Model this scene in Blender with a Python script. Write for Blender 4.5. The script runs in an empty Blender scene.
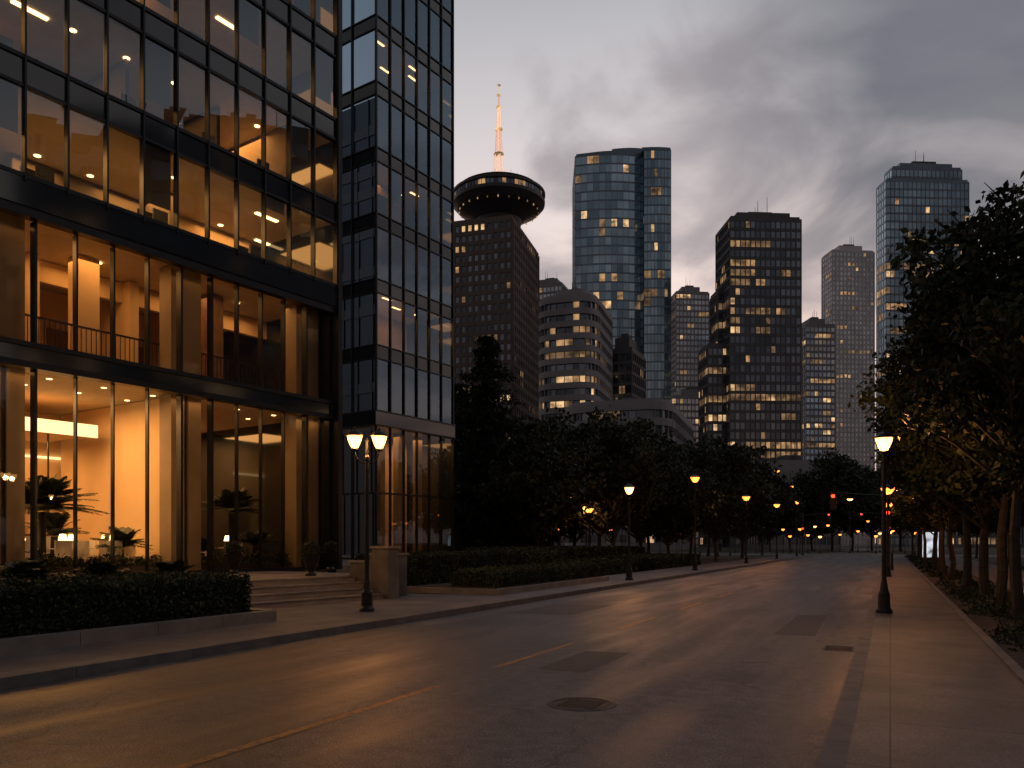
import bpy, math, random
import numpy as np
from mathutils import Vector, Matrix
random.seed(11)
rng=np.random.default_rng(5)
scn=bpy.context.scene
COL=scn.collection
scn.view_settings.view_transform='Standard'
scn.view_settings.look='None'
scn.view_settings.exposure=0

# ------------------------------------------------------------------ materials
def newmat(name):
    m=bpy.data.materials.new(name); m.use_nodes=True
    nt=m.node_tree; nt.nodes.clear()
    out=nt.nodes.new('ShaderNodeOutputMaterial')
    return m,nt,out
def N(nt,t,**kw):
    n=nt.nodes.new(t)
    for k,v in kw.items():
        if hasattr(n,k): setattr(n,k,v)
        else: n.inputs[k].default_value=v
    return n
def c4(c): return (c[0],c[1],c[2],1)
def pmat(name,col,rough=.6,metal=0,var=.25,scale=3.0,bump=.0,bscale=40,spec=.5,em=None,ems=0,det=2):
    m,nt,out=newmat(name)
    p=N(nt,'ShaderNodeBsdfPrincipled'); L=nt.links.new
    tc=N(nt,'ShaderNodeTexCoord')
    no=N(nt,'ShaderNodeTexNoise'); no.inputs['Scale'].default_value=scale; no.inputs['Detail'].default_value=det
    L(tc.outputs['Object'],no.inputs['Vector'])
    r=N(nt,'ShaderNodeValToRGB')
    r.color_ramp.elements[0].position=.3; r.color_ramp.elements[1].position=.7
    r.color_ramp.elements[0].color=c4([x*(1-var) for x in col]); r.color_ramp.elements[1].color=c4([x*(1+var) for x in col])
    L(no.outputs['Fac'],r.inputs['Fac']); L(r.outputs['Color'],p.inputs['Base Color'])
    p.inputs['Roughness'].default_value=rough; p.inputs['Metallic'].default_value=metal
    p.inputs['Specular IOR Level'].default_value=spec
    if em is not None:
        p.inputs['Emission Color'].default_value=c4(em); p.inputs['Emission Strength'].default_value=ems
    if bump>0:
        n2=N(nt,'ShaderNodeTexNoise'); n2.inputs['Scale'].default_value=bscale; n2.inputs['Detail'].default_value=3
        L(tc.outputs['Object'],n2.inputs['Vector'])
        b=N(nt,'ShaderNodeBump'); b.inputs['Strength'].default_value=bump; b.inputs['Distance'].default_value=.02
        L(n2.outputs['Fac'],b.inputs['Height']); L(b.outputs['Normal'],p.inputs['Normal'])
    L(p.outputs[0],out.inputs[0])
    return m
def litmat(name,col,s,scale=.35):
    m,nt,out=newmat(name); L=nt.links.new
    p=N(nt,'ShaderNodeBsdfPrincipled'); p.inputs['Base Color'].default_value=(.03,.03,.03,1); p.inputs['Roughness'].default_value=.15
    tc=N(nt,'ShaderNodeTexCoord'); no=N(nt,'ShaderNodeTexNoise'); no.inputs['Scale'].default_value=scale; no.inputs['Detail'].default_value=3
    L(tc.outputs['Object'],no.inputs['Vector'])
    mr=N(nt,'ShaderNodeMapRange'); mr.inputs['From Min'].default_value=.35; mr.inputs['From Max'].default_value=.65
    mr.inputs['To Min'].default_value=s*.2; mr.inputs['To Max'].default_value=s*1.5
    L(no.outputs['Fac'],mr.inputs['Value']); L(mr.outputs[0],p.inputs['Emission Strength'])
    p.inputs['Emission Color'].default_value=c4(col)
    L(p.outputs[0],out.inputs[0]); return m
def emis(name,col,s):
    m,nt,out=newmat(name); e=N(nt,'ShaderNodeEmission'); e.inputs[0].default_value=c4(col); e.inputs[1].default_value=s
    nt.links.new(e.outputs[0],out.inputs[0]); return m
def globe(name,col,s):
    m,nt,out=newmat(name); e=N(nt,'ShaderNodeEmission'); e.inputs[0].default_value=c4(col); e.inputs[1].default_value=s
    t=N(nt,'ShaderNodeBsdfTransparent'); a=N(nt,'ShaderNodeAddShader')
    nt.links.new(e.outputs[0],a.inputs[0]); nt.links.new(t.outputs[0],a.inputs[1]); nt.links.new(a.outputs[0],out.inputs[0]); return m
def glass(name,tint,ior,rough=.0,gc=(.84,.92,1)):
    m,nt,out=newmat(name); L=nt.links.new
    t=N(nt,'ShaderNodeBsdfTransparent'); t.inputs[0].default_value=c4(tint)
    g=N(nt,'ShaderNodeBsdfGlossy'); g.inputs['Roughness'].default_value=rough; g.inputs[0].default_value=c4(gc)
    f=N(nt,'ShaderNodeFresnel'); f.inputs['IOR'].default_value=ior
    x=N(nt,'ShaderNodeMixShader'); L(f.outputs[0],x.inputs[0]); L(t.outputs[0],x.inputs[1]); L(g.outputs[0],x.inputs[2])
    L(x.outputs[0],out.inputs[0]); return m

M={}
M['frame']=pmat('dark_aluminium',(.018,.022,.028),.38,.5,.2)
M['spandrel']=pmat('spandrel_glass',(.012,.02,.03),.08,0,.3,.5,spec=.7)
M['stone']=pmat('stone_cladding',(.24,.19,.14),.6,0,.12,1.2,bump=.15,bscale=25)
M['wallwarm']=pmat('interior_plaster',(.60,.45,.28),.8,0,.08,.7)
M['owall']=pmat('office_partition',(.34,.25,.15),.8,0,.2,.6)
M['odark']=pmat('office_dark_wall',(.10,.08,.06),.8,0,.2,.6)
M['blind']=pmat('roller_blind',(.26,.23,.19),.9,0,.1,.6)
M['wood']=pmat('wood_panel',(.16,.085,.04),.5,0,.35,2.5)
M['ceil']=pmat('ceiling_paint',(.50,.42,.31),.85,0,.05)
M['ifloor']=pmat('marble_floor',(.36,.29,.22),.25,0,.2,.8)
M['ofloor']=pmat('carpet',(.09,.085,.08),.9,0,.2)
M['dark']=pmat('dark_furniture',(.03,.025,.022),.5,0,.3)
M['white']=pmat('white_laminate',(.7,.66,.6),.35,0,.05)
M['glass_low']=glass('clear_lobby_glass',(.93,.90,.83),1.55)
M['glass_up']=glass('coated_office_glass',(.80,.78,.72),2.0,gc=(.72,.88,1))
M['glass_tw']=glass('coated_tower_glass',(.46,.45,.43),2.2,gc=(.60,.80,1))
M['rail']=pmat('rail_metal',(.05,.045,.04),.35,.8)
M['down']=emis('downlight_lens',(1,.60,.25),6)
M['cove']=emis('cove_light_strip',(1,.62,.26),2.6)
M['iron']=pmat('cast_iron_paint',(.012,.012,.013),.45,.3,.3)
M['bulb']=globe('lamp_globe_warm',(1,.42,.11),4.2)
M['bulb2']=globe('lamp_globe_amber',(1,.21,.025),3.2)
M['red']=emis('signal_red',(1,.06,.02),3.5)
M['bark']=pmat('bark',(.036,.030,.026),.9,0,.4,6,bump=.6,bscale=30)
M['leafA']=pmat('leaf_dark',(.022,.032,.017),.65,0,.45,.8,spec=.2)
M['leafB']=pmat('leaf_light',(.040,.052,.023),.6,0,.4,.8,spec=.2)
M['leafC']=pmat('leaf_conifer',(.016,.024,.019),.7,0,.4,1.0,spec=.15)
M['hedge1']=pmat('hedge_leaf',(.036,.048,.022),.6,0,.5,2,spec=.2)
M['hedge2']=pmat('hedge_leaf_new',(.065,.072,.028),.6,0,.4,2,spec=.2)
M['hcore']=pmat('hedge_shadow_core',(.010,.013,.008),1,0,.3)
M['soil']=pmat('soil_mulch',(.035,.025,.018),.95,0,.5,5,bump=.8,bscale=20)
M['kerb']=pmat('granite_kerb',(.12,.115,.113),.7,0,.3,3,bump=.4,bscale=30,det=5)
M['step']=pmat('granite_step',(.18,.165,.15),.6,0,.25,2.5,bump=.2,bscale=40,det=5)
M['iron2']=pmat('manhole_iron',(.05,.045,.042),.5,.5,.4,14,bump=.8,bscale=60)
M['grass']=pmat('grass',(.028,.032,.017),.95,0,.55,.6,bump=1,bscale=12,det=5)

def asphalt():
    m,nt,out=newmat('asphalt'); L=nt.links.new
    p=N(nt,'ShaderNodeBsdfPrincipled'); tc=N(nt,'ShaderNodeTexCoord')
    def noise(s,d=5,dist=0,vec=None):
        n=N(nt,'ShaderNodeTexNoise'); n.inputs['Scale'].default_value=s; n.inputs['Detail'].default_value=d; n.inputs['Distortion'].default_value=dist
        L(vec or tc.outputs['Object'],n.inputs['Vector']); return n
    mp=N(nt,'ShaderNodeMapping'); mp.inputs['Scale'].default_value=(1,.12,1); L(tc.outputs['Object'],mp.inputs[0])
    big=noise(.45,4,.4); streak=noise(1.4,3,.2,mp.outputs[0]); fine=noise(48,2); med=noise(6,4)
    def ramp(src,a,b,ca,cb):
        r=N(nt,'ShaderNodeValToRGB'); e=r.color_ramp.elements; e[0].position=a;e[1].position=b;e[0].color=c4(ca);e[1].color=c4(cb)
        L(src,r.inputs[0]); return r
    r1=ramp(big.outputs['Fac'],.35,.65,(.046,.045,.049),(.076,.075,.079))
    def mul(a,b,f=1):
        x=N(nt,'ShaderNodeMix',data_type='RGBA',blend_type='MULTIPLY'); x.inputs[0].default_value=f
        L(a,x.inputs[6]); L(b,x.inputs[7]); return x.outputs[2]
    c=mul(r1.outputs[0],ramp(streak.outputs['Fac'],.38,.62,(.62,.62,.62),(1.2,1.2,1.2)).outputs[0])
    c=mul(c,ramp(med.outputs['Fac'],.35,.65,(.68,.68,.68),(1.25,1.25,1.25)).outputs[0])
    c=mul(c,ramp(fine.outputs['Fac'],.38,.62,(.35,.35,.35),(1.8,1.77,1.75)).outputs[0])
    dn=noise(1.5,3); va=N(nt,'ShaderNodeVectorMath',operation='MULTIPLY_ADD'); L(dn.outputs['Color'],va.inputs[0]); va.inputs[1].default_value=(.9,.9,0); L(tc.outputs['Object'],va.inputs[2])
    vo=N(nt,'ShaderNodeTexVoronoi',feature='DISTANCE_TO_EDGE'); vo.inputs['Scale'].default_value=.33; L(va.outputs[0],vo.inputs['Vector'])
    cr=ramp(vo.outputs['Distance'],.0,.008,(.3,.3,.3),(1,1,1))
    c=mul(c,cr.outputs[0],.85)
    L(c,p.inputs['Base Color'])
    rr=N(nt,'ShaderNodeMapRange'); rr.inputs['From Min'].default_value=.35; rr.inputs['From Max'].default_value=.65; rr.inputs['To Min'].default_value=.36; rr.inputs['To Max'].default_value=.62; L(streak.outputs['Fac'],rr.inputs[0]); L(rr.outputs[0],p.inputs['Roughness'])
    b=N(nt,'ShaderNodeBump'); b.inputs['Strength'].default_value=.6; b.inputs['Distance'].default_value=.012; L(fine.outputs['Fac'],b.inputs['Height']); L(b.outputs[0],p.inputs['Normal'])
    L(p.outputs[0],out.inputs[0]); return m
M['asphalt']=asphalt()

def paving(name,w,h,col,mortar=.012):
    m,nt,out=newmat(name); L=nt.links.new
    p=N(nt,'ShaderNodeBsdfPrincipled'); tc=N(nt,'ShaderNodeTexCoord')
    br=N(nt,'ShaderNodeTexBrick'); br.offset=0; br.squash=1
    br.inputs['Scale'].default_value=1; br.inputs['Brick Width'].default_value=w; br.inputs['Row Height'].default_value=h
    br.inputs['Mortar Size'].default_value=mortar; br.inputs['Mortar Smooth'].default_value=.2
    br.inputs['Color1'].default_value=c4([x*.86 for x in col]); br.inputs['Color2'].default_value=c4([x*1.1 for x in col]); br.inputs['Mortar'].default_value=c4([x*.35 for x in col])
    L(tc.outputs['Object'],br.inputs['Vector'])
    n=N(nt,'ShaderNodeTexNoise'); n.inputs['Scale'].default_value=.9; n.inputs['Detail'].default_value=6; n.inputs['Roughness'].default_value=.65; L(tc.outputs['Object'],n.inputs['Vector'])
    r=N(nt,'ShaderNodeValToRGB'); e=r.color_ramp.elements; e[0].position=.33;e[1].position=.68;e[0].color=(.5,.5,.5,1);e[1].color=(1.2,1.17,1.13,1); L(n.outputs['Fac'],r.inputs[0])
    x=N(nt,'ShaderNodeMix',data_type='RGBA',blend_type='MULTIPLY'); x.inputs[0].default_value=1; L(br.outputs['Color'],x.inputs[6]); L(r.outputs[0],x.inputs[7])
    f=N(nt,'ShaderNodeTexNoise'); f.inputs['Scale'].default_value=45; f.inputs['Detail'].default_value=3; L(tc.outputs['Object'],f.inputs['Vector'])
    r2=N(nt,'ShaderNodeValToRGB'); e=r2.color_ramp.elements; e[0].position=.35;e[1].position=.65;e[0].color=(.7,.7,.7,1);e[1].color=(1.2,1.2,1.2,1); L(f.outputs['Fac'],r2.inputs[0])
    x2=N(nt,'ShaderNodeMix',data_type='RGBA',blend_type='MULTIPLY'); x2.inputs[0].default_value=1; L(x.outputs[2],x2.inputs[6]); L(r2.outputs[0],x2.inputs[7])
    L(x2.outputs[2],p.inputs['Base Color'])
    p.inputs['Roughness'].default_value=.6
    b=N(nt,'ShaderNodeBump'); b.inputs['Strength'].default_value=.3; b.inputs['Distance'].default_value=.01; L(f.outputs['Fac'],b.inputs['Height'])
    L(b.outputs[0],p.inputs['Normal'])
    L(p.outputs[0],out.inputs[0]); return m
M['walk']=paving('concrete_sidewalk',1.75,1.5,(.135,.130,.130),.009)
M['terr']=paving('terrace_paving',.9,.9,(.20,.185,.165),.008)

def paint(name,col,cov):
    m,nt,out=newmat(name); L=nt.links.new
    p=N(nt,'ShaderNodeBsdfPrincipled'); tc=N(nt,'ShaderNodeTexCoord')
    n=N(nt,'ShaderNodeTexNoise'); n.inputs['Scale'].default_value=9; n.inputs['Detail'].default_value=10; n.inputs['Roughness'].default_value=.75; L(tc.outputs['Object'],n.inputs['Vector'])
    r=N(nt,'ShaderNodeValToRGB'); e=r.color_ramp.elements; e[0].position=cov-.06;e[1].position=cov+.06;e[0].color=(.06,.058,.057,1);e[1].color=c4(col); L(n.outputs['Fac'],r.inputs[0]); L(r.outputs[0],p.inputs['Base Color'])
    p.inputs['Roughness'].default_value=.65; L(p.outputs[0],out.inputs[0]); return m
M['yellow']=paint('worn_yellow_paint',(.36,.18,.045),.45)
M['whitep']=paint('worn_white_paint',(.28,.265,.25),.49)
M['patch']=pmat('asphalt_patch',(.030,.029,.030),.6,0,.3,8,bump=.5,bscale=60)

# ------------------------------------------------------------------ mesh builder
class MB:
    def __init__(s): s.v=[];s.f=[];s.m=[];s.mats=[]
    def mi(s,mat):
        if mat not in s.mats: s.mats.append(mat)
        return s.mats.index(mat)
    def poly(s,pts,mat):
        b=len(s.v); s.v+= [tuple(p) for p in pts]; s.f.append(tuple(range(b,b+len(pts)))); s.m.append(s.mi(mat))
    def box(s,x0,x1,y0,y1,z0,z1,mat):
        b=len(s.v)
        s.v+=[(x0,y0,z0),(x1,y0,z0),(x1,y1,z0),(x0,y1,z0),(x0,y0,z1),(x1,y0,z1),(x1,y1,z1),(x0,y1,z1)]
        i=s.mi(mat)
        for f in ((3,2,1,0),(4,5,6,7),(0,1,5,4),(1,2,6,5),(2,3,7,6),(3,0,4,7)):
            s.f.append(tuple(b+k for k in f)); s.m.append(i)
    def prism(s,poly,z0,z1,mat):
        n=len(poly); b=len(s.v); i=s.mi(mat)
        s.v+=[(p[0],p[1],z0) for p in poly]+[(p[0],p[1],z1) for p in poly]
        for k in range(n):
            k2=(k+1)%n; s.f.append((b+k,b+k2,b+n+k2,b+n+k)); s.m.append(i)
        s.f.append(tuple(b+n+k for k in range(n))); s.m.append(i)
        s.f.append(tuple(b+k for k in reversed(range(n)))); s.m.append(i)
    def tube(s,p0,p1,r0,r1,n,mat,caps=True):
        p0=Vector(p0);p1=Vector(p1); d=(p1-p0)
        if d.length<1e-6: return
        d.normalize(); a=d.orthogonal().normalized(); c=d.cross(a)
        b=len(s.v); i=s.mi(mat)
        for P,r in ((p0,r0),(p1,r1)):
            for k in range(n):
                t=2*math.pi*k/n; s.v.append(tuple(P+a*math.cos(t)*r+c*math.sin(t)*r))
        for k in range(n):
            k2=(k+1)%n; s.f.append((b+k,b+k2,b+n+k2,b+n+k)); s.m.append(i)
        if caps:
            s.f.append(tuple(b+k for k in reversed(range(n)))); s.m.append(i)
            s.f.append(tuple(b+n+k for k in range(n))); s.m.append(i)
    def lathe(s,prof,n,mat,c=(0,0,0)):
        b=len(s.v); i=s.mi(mat)
        for r,z in prof:
            for k in range(n):
                t=2*math.pi*k/n; s.v.append((c[0]+math.cos(t)*r,c[1]+math.sin(t)*r,c[2]+z))
        for j in range(len(prof)-1):
            for k in range(n):
                k2=(k+1)%n; s.f.append((b+j*n+k,b+j*n+k2,b+(j+1)*n+k2,b+(j+1)*n+k)); s.m.append(i)
    def mesh(s,name,smooth=False):
        me=bpy.data.meshes.new(name); me.from_pydata(s.v,[],s.f)
        for m in s.mats: me.materials.append(m)
        me.polygons.foreach_set('material_index',s.m)
        if smooth: me.polygons.foreach_set('use_smooth',[True]*len(s.f))
        me.update(); return me
    def obj(s,name,parent=None,loc=(0,0,0),rz=0,smooth=False):
        o=bpy.data.objects.new(name,s.mesh(name,smooth)); COL.objects.link(o)
        o.location=loc; o.rotation_euler=(0,0,rz)
        if parent: o.parent=parent
        return o
def empty(name,loc=(0,0,0),rz=0):
    e=bpy.data.objects.new(name,None); COL.objects.link(e); e.location=loc; e.rotation_euler=(0,0,rz); e.empty_display_size=.5; return e
WARM=(1,.47,.15)
def area(name,parent,loc,sx,sy,power,col=WARM):
    l=bpy.data.lights.new(name,'AREA'); l.shape='RECTANGLE'; l.size=sx; l.size_y=sy; l.energy=power; l.color=col
    o=bpy.data.objects.new(name,l); COL.objects.link(o); o.location=loc
    if parent: o.parent=parent
    return o
def point(name,parent,loc,power,col=(1,.46,.15),r=.08):
    l=bpy.data.lights.new(name,'POINT'); l.shadow_soft_size=r; l.energy=power; l.color=col
    o=bpy.data.objects.new(name,l); COL.objects.link(o); o.location=loc
    if parent: o.parent=parent
    return o

# ------------------------------------------------------------------ frames
RD=math.radians(25.3)
RZ=-RD
dR=Vector((math.sin(RD),math.cos(RD))); nR=Vector((math.cos(RD),-math.sin(RD)))
def R(o,s): 
    p=dR*s+nR*o; return (p.x,p.y)
P0=Vector((-12.4,19.4)); BA=math.radians(55.6)
uB=Vector((math.cos(BA),math.sin(BA))); iB=Vector((-math.sin(BA),math.cos(BA)))
def B(t,y):
    p=P0+uB*t+iB*y; return (p.x,p.y)

# ------------------------------------------------------------------ ground
g=MB(); g.poly([(-3000,-1500,-.02),(3000,-1500,-.02),(3000,4000,-.02),(-3000,4000,-.02)],M['grass']); g.obj('ground')
r=MB(); r.poly([(-9.03,-60,0),(-.45,-60,0),(-.45,260,0),(-9.03,260,0)],M['asphalt']); r.obj('road',rz=RZ)
r=MB(); r.poly([(-160,112,-.004),(160,112,-.004),(160,126,-.004),(-160,126,-.004)],M['asphalt']); r.obj('cross_street',rz=RZ)
k=MB()
for s0 in np.arange(-60,110,1.8):
    k.box(-.45,-.28,s0,s0+1.79,-.02,.135,M['kerb'])
    k.box(-9.2,-9.03,s0,s0+1.79,-.02,.135,M['kerb'])
k.obj('kerb',rz=RZ)
k=MB(); k.box(-.28,1.3,-60,110,-.02,.128,M['walk']); k.box(3.6,6.6,-60,110,-.02,.128,M['walk']); k.obj('sidewalk',rz=RZ)
k=MB(); k.box(-20,-9.2,-60,20.5,-.015,.128,M['walk']); k.box(-12.0,-9.2,20.5,110,-.015,.128,M['walk']); k.obj('sidewalk',rz=RZ)
k=MB(); k.box(1.3,1.42,9,108,-.02,.16,M['kerb']); k.box(3.48,3.6,9,108,-.02,.16,M['kerb']); k.box(1.42,3.48,8.88,9,-.02,.16,M['kerb'])
k.box(1.42,3.48,9,108,-.02,.11,M['soil']); k.box(1.3,3.6,-60,8.88,-.02,.128,M['walk']); k.obj('planting_verge',rz=RZ)

k=MB()
for a,b in ((-1,2),(3.6,7.95),(9.5,12.4),(14.9,17.4),(19.8,22.2),(24.6,27),(35,37.5),(40,42.5),(45,47.5),(50,52.5),(55,57.5),(60,62.5),(65,67.5),(70,72.5)):
    k.poly([(-4.765,a,.004),(-4.665,a,.004),(-4.665,b,.004),(-4.765,b,.004)],M['yellow'])
k.obj('centre_line_marking',rz=RZ)
k=MB()
for s0 in (29.4,47.4):
    x=-8.7
    while x<-.9:
        k.poly([(x,s0,.004),(x+.40,s0,.004),(x+.40,s0+2.8,.004),(x,s0+2.8,.004)],M['whitep']); x+=.86
k.obj('crosswalk_marking',rz=RZ)
k=MB(); k.poly([(-4.2,9.6,.004),(-3.5,9.6,.004),(-3.5,11.6,.004),(-4.2,11.5,.004)],M['patch']); 
k.poly([(-1.9,15,.004),(-1.2,15.1,.004),(-1.3,19.5,.004),(-1.9,19.4,.004)],M['patch']);k.poly([(-8.2,17,.004),(-6.6,17.1,.004),(-6.6,20.2,.004),(-8.1,20.1,.004)],M['patch']);k.obj('road_patch',rz=RZ)
k=MB(); k.lathe([(0.0,.006),(.27,.006),(.275,.002),(.30,.002),(.305,.010),(.34,.010),(.36,.001)],28,M['iron2'],(-2.85,7.7,0))
for i in range(-4,5):
    k.box(-2.85-.2,-2.85+.2,7.7+i*.05-.012,7.7+i*.05+.012,.005,.011,M['iron2'])
k.obj('manhole_cover',rz=RZ)
k=MB(); k.box(-.95,-.5,13.2,13.8,.001,.008,M['iron2'])
for i in range(7): k.box(-.92,-.53,13.25+i*.075,13.28+i*.075,.006,.014,M['iron'])
k.obj('storm_drain',rz=RZ)

# ------------------------------------------------------------------ foliage
def leaf_arrays(cent,size,asp=.6):
    n=len(cent)
    a=rng.normal(size=(n,3)); a/=np.linalg.norm(a,axis=1)[:,None]
    b=rng.normal(size=(n,3)); 
    b-= (a*b).sum(1)[:,None]*a; b/=np.linalg.norm(b,axis=1)[:,None]
    sz=size*rng.uniform(.6,1.35,n)[:,None]
    A=a*sz; Bv=b*sz*asp
    return np.stack([cent-A,cent-A*.1+Bv,cent+A,cent-A*.1-Bv],1).reshape(-1,3)
def add_leaves(mb,cent,size,mats,asp=.6,w=None):
    V=leaf_arrays(cent,size,asp); b=len(mb.v); n=len(cent)
    mb.v+=V.tolist()
    idx=[mb.mi(m) for m in mats]
    ch=rng.choice(len(mats),n,p=w)
    mb.f+=[(b+4*i,b+4*i+1,b+4*i+2,b+4*i+3) for i in range(n)]
    mb.m+=[idx[c] for c in ch]
def tree_mesh(name,H,th,R_,ncl,per,leaf,seed,top=0.6):
    global rng
    rng=np.random.default_rng(seed); rd=random.Random(seed)
    mb=MB()
    pts=[]; p=Vector((0,0,-.05)); n=9
    for i in range(n+1):
        pts.append((p.copy(), .115*H/9*(1-i/n*.85)+.012)); p=p+Vector((rd.uniform(-.1,.1),rd.uniform(-.1,.1),H*.86/n))
    for i in range(n): mb.tube(pts[i][0],pts[i+1][0],pts[i][1],pts[i+1][1],8,M['bark'],False)
    mb.tube((0,0,-.05),(0,0,.25),.18*H/9,.115*H/9,8,M['bark'],False)
    def trunk(z):
        f=max(0,min(.999,z/(H*.86)))*n; i=int(f); return pts[i][0].lerp(pts[i+1][0],f-i), pts[i][1]
    cz=(th+H)/2; rz=(H-th)/2
    for c in range(ncl):
        d=Vector((rd.gauss(0,1),rd.gauss(0,1),rd.gauss(0,1))).normalized()
        rr=rd.uniform(.35,1.0)**.6
        e=Vector((d.x*R_*rr,d.y*R_*rr,d.z*rz*rr*.92))
        if e.z<0: e.x*=1.08; e.y*=1.08
        else:
            k=1-.35*(e.z/rz)**2; e.x*=k; e.y*=k
        e.z+=cz
        hd=math.hypot(e.x,e.y)
        b0,br=trunk(max(th*.75,e.z-hd*rd.uniform(.6,1.0)))
        mid=b0.lerp(e,.5)+Vector((rd.uniform(-.2,.2),rd.uniform(-.2,.2),rd.uniform(-.05,.3)))
        mb.tube(b0,mid,br*.45,br*.28,5,M['bark'],False); mb.tube(mid,e,br*.28,.012,5,M['bark'],False)
        for q in range(3):
            s=mid.lerp(e,rd.uniform(.3,.9)); mb.tube(s,s+Vector((rd.uniform(-.5,.5),rd.uniform(-.5,.5),rd.uniform(-.1,.45))),.02,.006,4,M['bark'],False)
        cr=R_*rd.uniform(.16,.30)
        m=int(per*rd.uniform(.6,1.4)*(cr/(R_*.22))**2)
        g=rng.normal(size=(m,3)); g/=np.linalg.norm(g,axis=1)[:,None]; g*=(rng.uniform(0,1,m)**.45)[:,None]*cr
        g[:,2]*=.7
        g+=rng.normal(size=(m,3))*cr*.18
        add_leaves(mb,g+np.array([e.x,e.y,e.z]),leaf,[M['leafA'],M['leafB']],.55,[.35,.65] if rd.random()<.45 else [.85,.15])
    return mb.mesh(name)
def conifer_mesh(name,H,R_,seed):
    global rng
    rng=np.random.default_rng(seed); rd=random.Random(seed); mb=MB()
    mb.tube((0,0,-.05),(0,0,H),.02*H,.02,8,M['bark'],False)
    z=1.2
    while z<H-.3:
        f=(z/H); rr=R_*(1-f)**.6*rd.uniform(.7,1.1)+.15
        nb=int(8+6*(1-f))
        for j in range(nb):
            a=rd.uniform(0,2*math.pi); L=rr*rd.uniform(.6,1.2); dr=rd.uniform(-.28,.05)*L
            e=Vector((math.cos(a)*L,math.sin(a)*L,z+dr)); mb.tube((0,0,z),e,.04*(1-f)+.01,.008,4,M['bark'],False)
            m=int(45*L/1.5)+20; t=rng.uniform(.15,1.05,m)
            c=np.outer(t,np.array(e)-np.array([0,0,z]))+np.array([0,0,z])+rng.normal(size=(m,3))*np.array([.2,.2,.12])*(.5+L*.25)
            add_leaves(mb,c,.15,[M['leafC'],M['leafA']],.35,[.75,.25])
        z+=rd.uniform(.28,.45)
    return mb.mesh(name)
def place(mesh,name,x,y,z=0,s=1,rz=None,sz=1):
    o=bpy.data.objects.new(name,mesh); COL.objects.link(o); o.location=(x,y,z); o.scale=(s,s,s*sz*random.uniform(.95,1.06)); o.rotation_euler=(0,0,random.uniform(0,6.28) if rz is None else rz); return o
TN=[tree_mesh('street_tree_mesh_%d'%i,9.0,2.5,2.5,84,180,.09,20+i) for i in range(3)]
TF=[tree_mesh('park_tree_mesh_%d'%i,11.0,2.2,4.1,85,95,.19,40+i) for i in range(3)]
CN=conifer_mesh('conifer_mesh',15.0,4.0,9)

for i,s in enumerate([18.8,22.3,25.9,29.6,33.5,37.5,42,47,52,58,64,71,79,88,98]):
    x,y=R(2.35+random.uniform(-.15,.15),s); place(TN[i%3],'street_tree',x,y,.1,random.uniform(.93,1.08)*(.95 if i==0 else 1))
for i,s in enumerate([19,24.5,30,36,43,51,60,72,85,99]):
    x,y=R(8.9+random.uniform(-.5,.5),s+1.5); place(TN[(i+1)%3],'street_tree',x,y,0,random.uniform(1.0,1.15))
for i,s in enumerate([40,52,66,84]):
    x,y=R(15+random.uniform(-1,1),s); place(TF[i%3],'park_tree',x,y,0,random.uniform(.8,.95))
for (x,y,s) in ((-1.7,55,1.02),(-4.4,66,1.0),(1.6,63,.78)):
    place(CN,'conifer_tree',x,y,0,s)
pk=[(540,52,.88),(575,60,1.05),(612,56,.94),(640,66,1.1),(668,62,.9),(560,78,1.3),(600,84,1.4),(648,88,1.35),(690,82,1.15),(716,74,1.05),(742,88,1.2),(708,100,1.3),(762,112,1.1),(515,80,1.25),(480,90,1.2)]
for i,(px,Y,s) in enumerate(pk):
    t=(px-512)/800; place(TF[i%3],'park_tree',t*Y,Y,0,s)
for i,(px,Y,s) in enumerate([(790,170,1.3),(812,165,1.5),(832,160,1.8),(852,158,1.7),(872,170,1.7),(900,165,1.5),(930,160,1.5),(965,150,1.3),(1000,150,1.3),(770,175,1.3),(745,160,1.2),(720,165,1.3)]):
    t=(px-512)/800; place(TF[i%3],'park_tree',t*Y,Y,0,s)

def hedge(name,x0,x1,y0,y1,z0,z1,rz,loc=(0,0,0),dens=900,leaf=.035,mats=None,w=None,wav=.05):
    global rng
    rng=np.random.default_rng(abs(int(x0*10)*31+int(y0*10))%9999)
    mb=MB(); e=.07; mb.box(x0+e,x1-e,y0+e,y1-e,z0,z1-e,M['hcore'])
    dx,dy,dz=x1-x0,y1-y0,z1-z0
    faces=[(dx*dy,'t'),(dx*dz,'a'),(dx*dz,'b'),(dy*dz,'c'),(dy*dz,'d')]
    for A,f in faces:
        n=int(A*dens); u=rng.uniform(0,1,n); v=rng.uniform(0,1,n); d=rng.normal(0,.036,n)+.02
        if f=='t': c=np.stack([x0+u*dx,y0+v*dy,z1-d],1)
        elif f=='a': c=np.stack([x0+u*dx,y0+d,z0+v*dz],1)
        elif f=='b': c=np.stack([x0+u*dx,y1-d,z0+v*dz],1)
        elif f=='c': c=np.stack([x0+d,y0+u*dy,z0+v*dz],1)
        else: c=np.stack([x1-d,y0+u*dy,z0+v*dz],1)
        lump=np.sin(c[:,0]*5.1+1)*np.sin(c[:,1]*4.3)*wav+np.sin(c[:,0]*11+c[:,1]*9)*wav*.4
        c[:,2]+=lump*(c[:,2]-z0)/dz
        c[:,0]+=np.sin(c[:,2]*7+c[:,1]*5)*wav*.5; c[:,1]+=np.sin(c[:,2]*6+c[:,0]*5)*wav*.5
        add_leaves(mb,c,leaf,mats or [M['hedge1'],M['leafA'],M['hedge2']],.6,w or [.5,.4,.10])
    return mb.obj(name,rz=rz,loc=loc)
k=MB(); 
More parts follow.
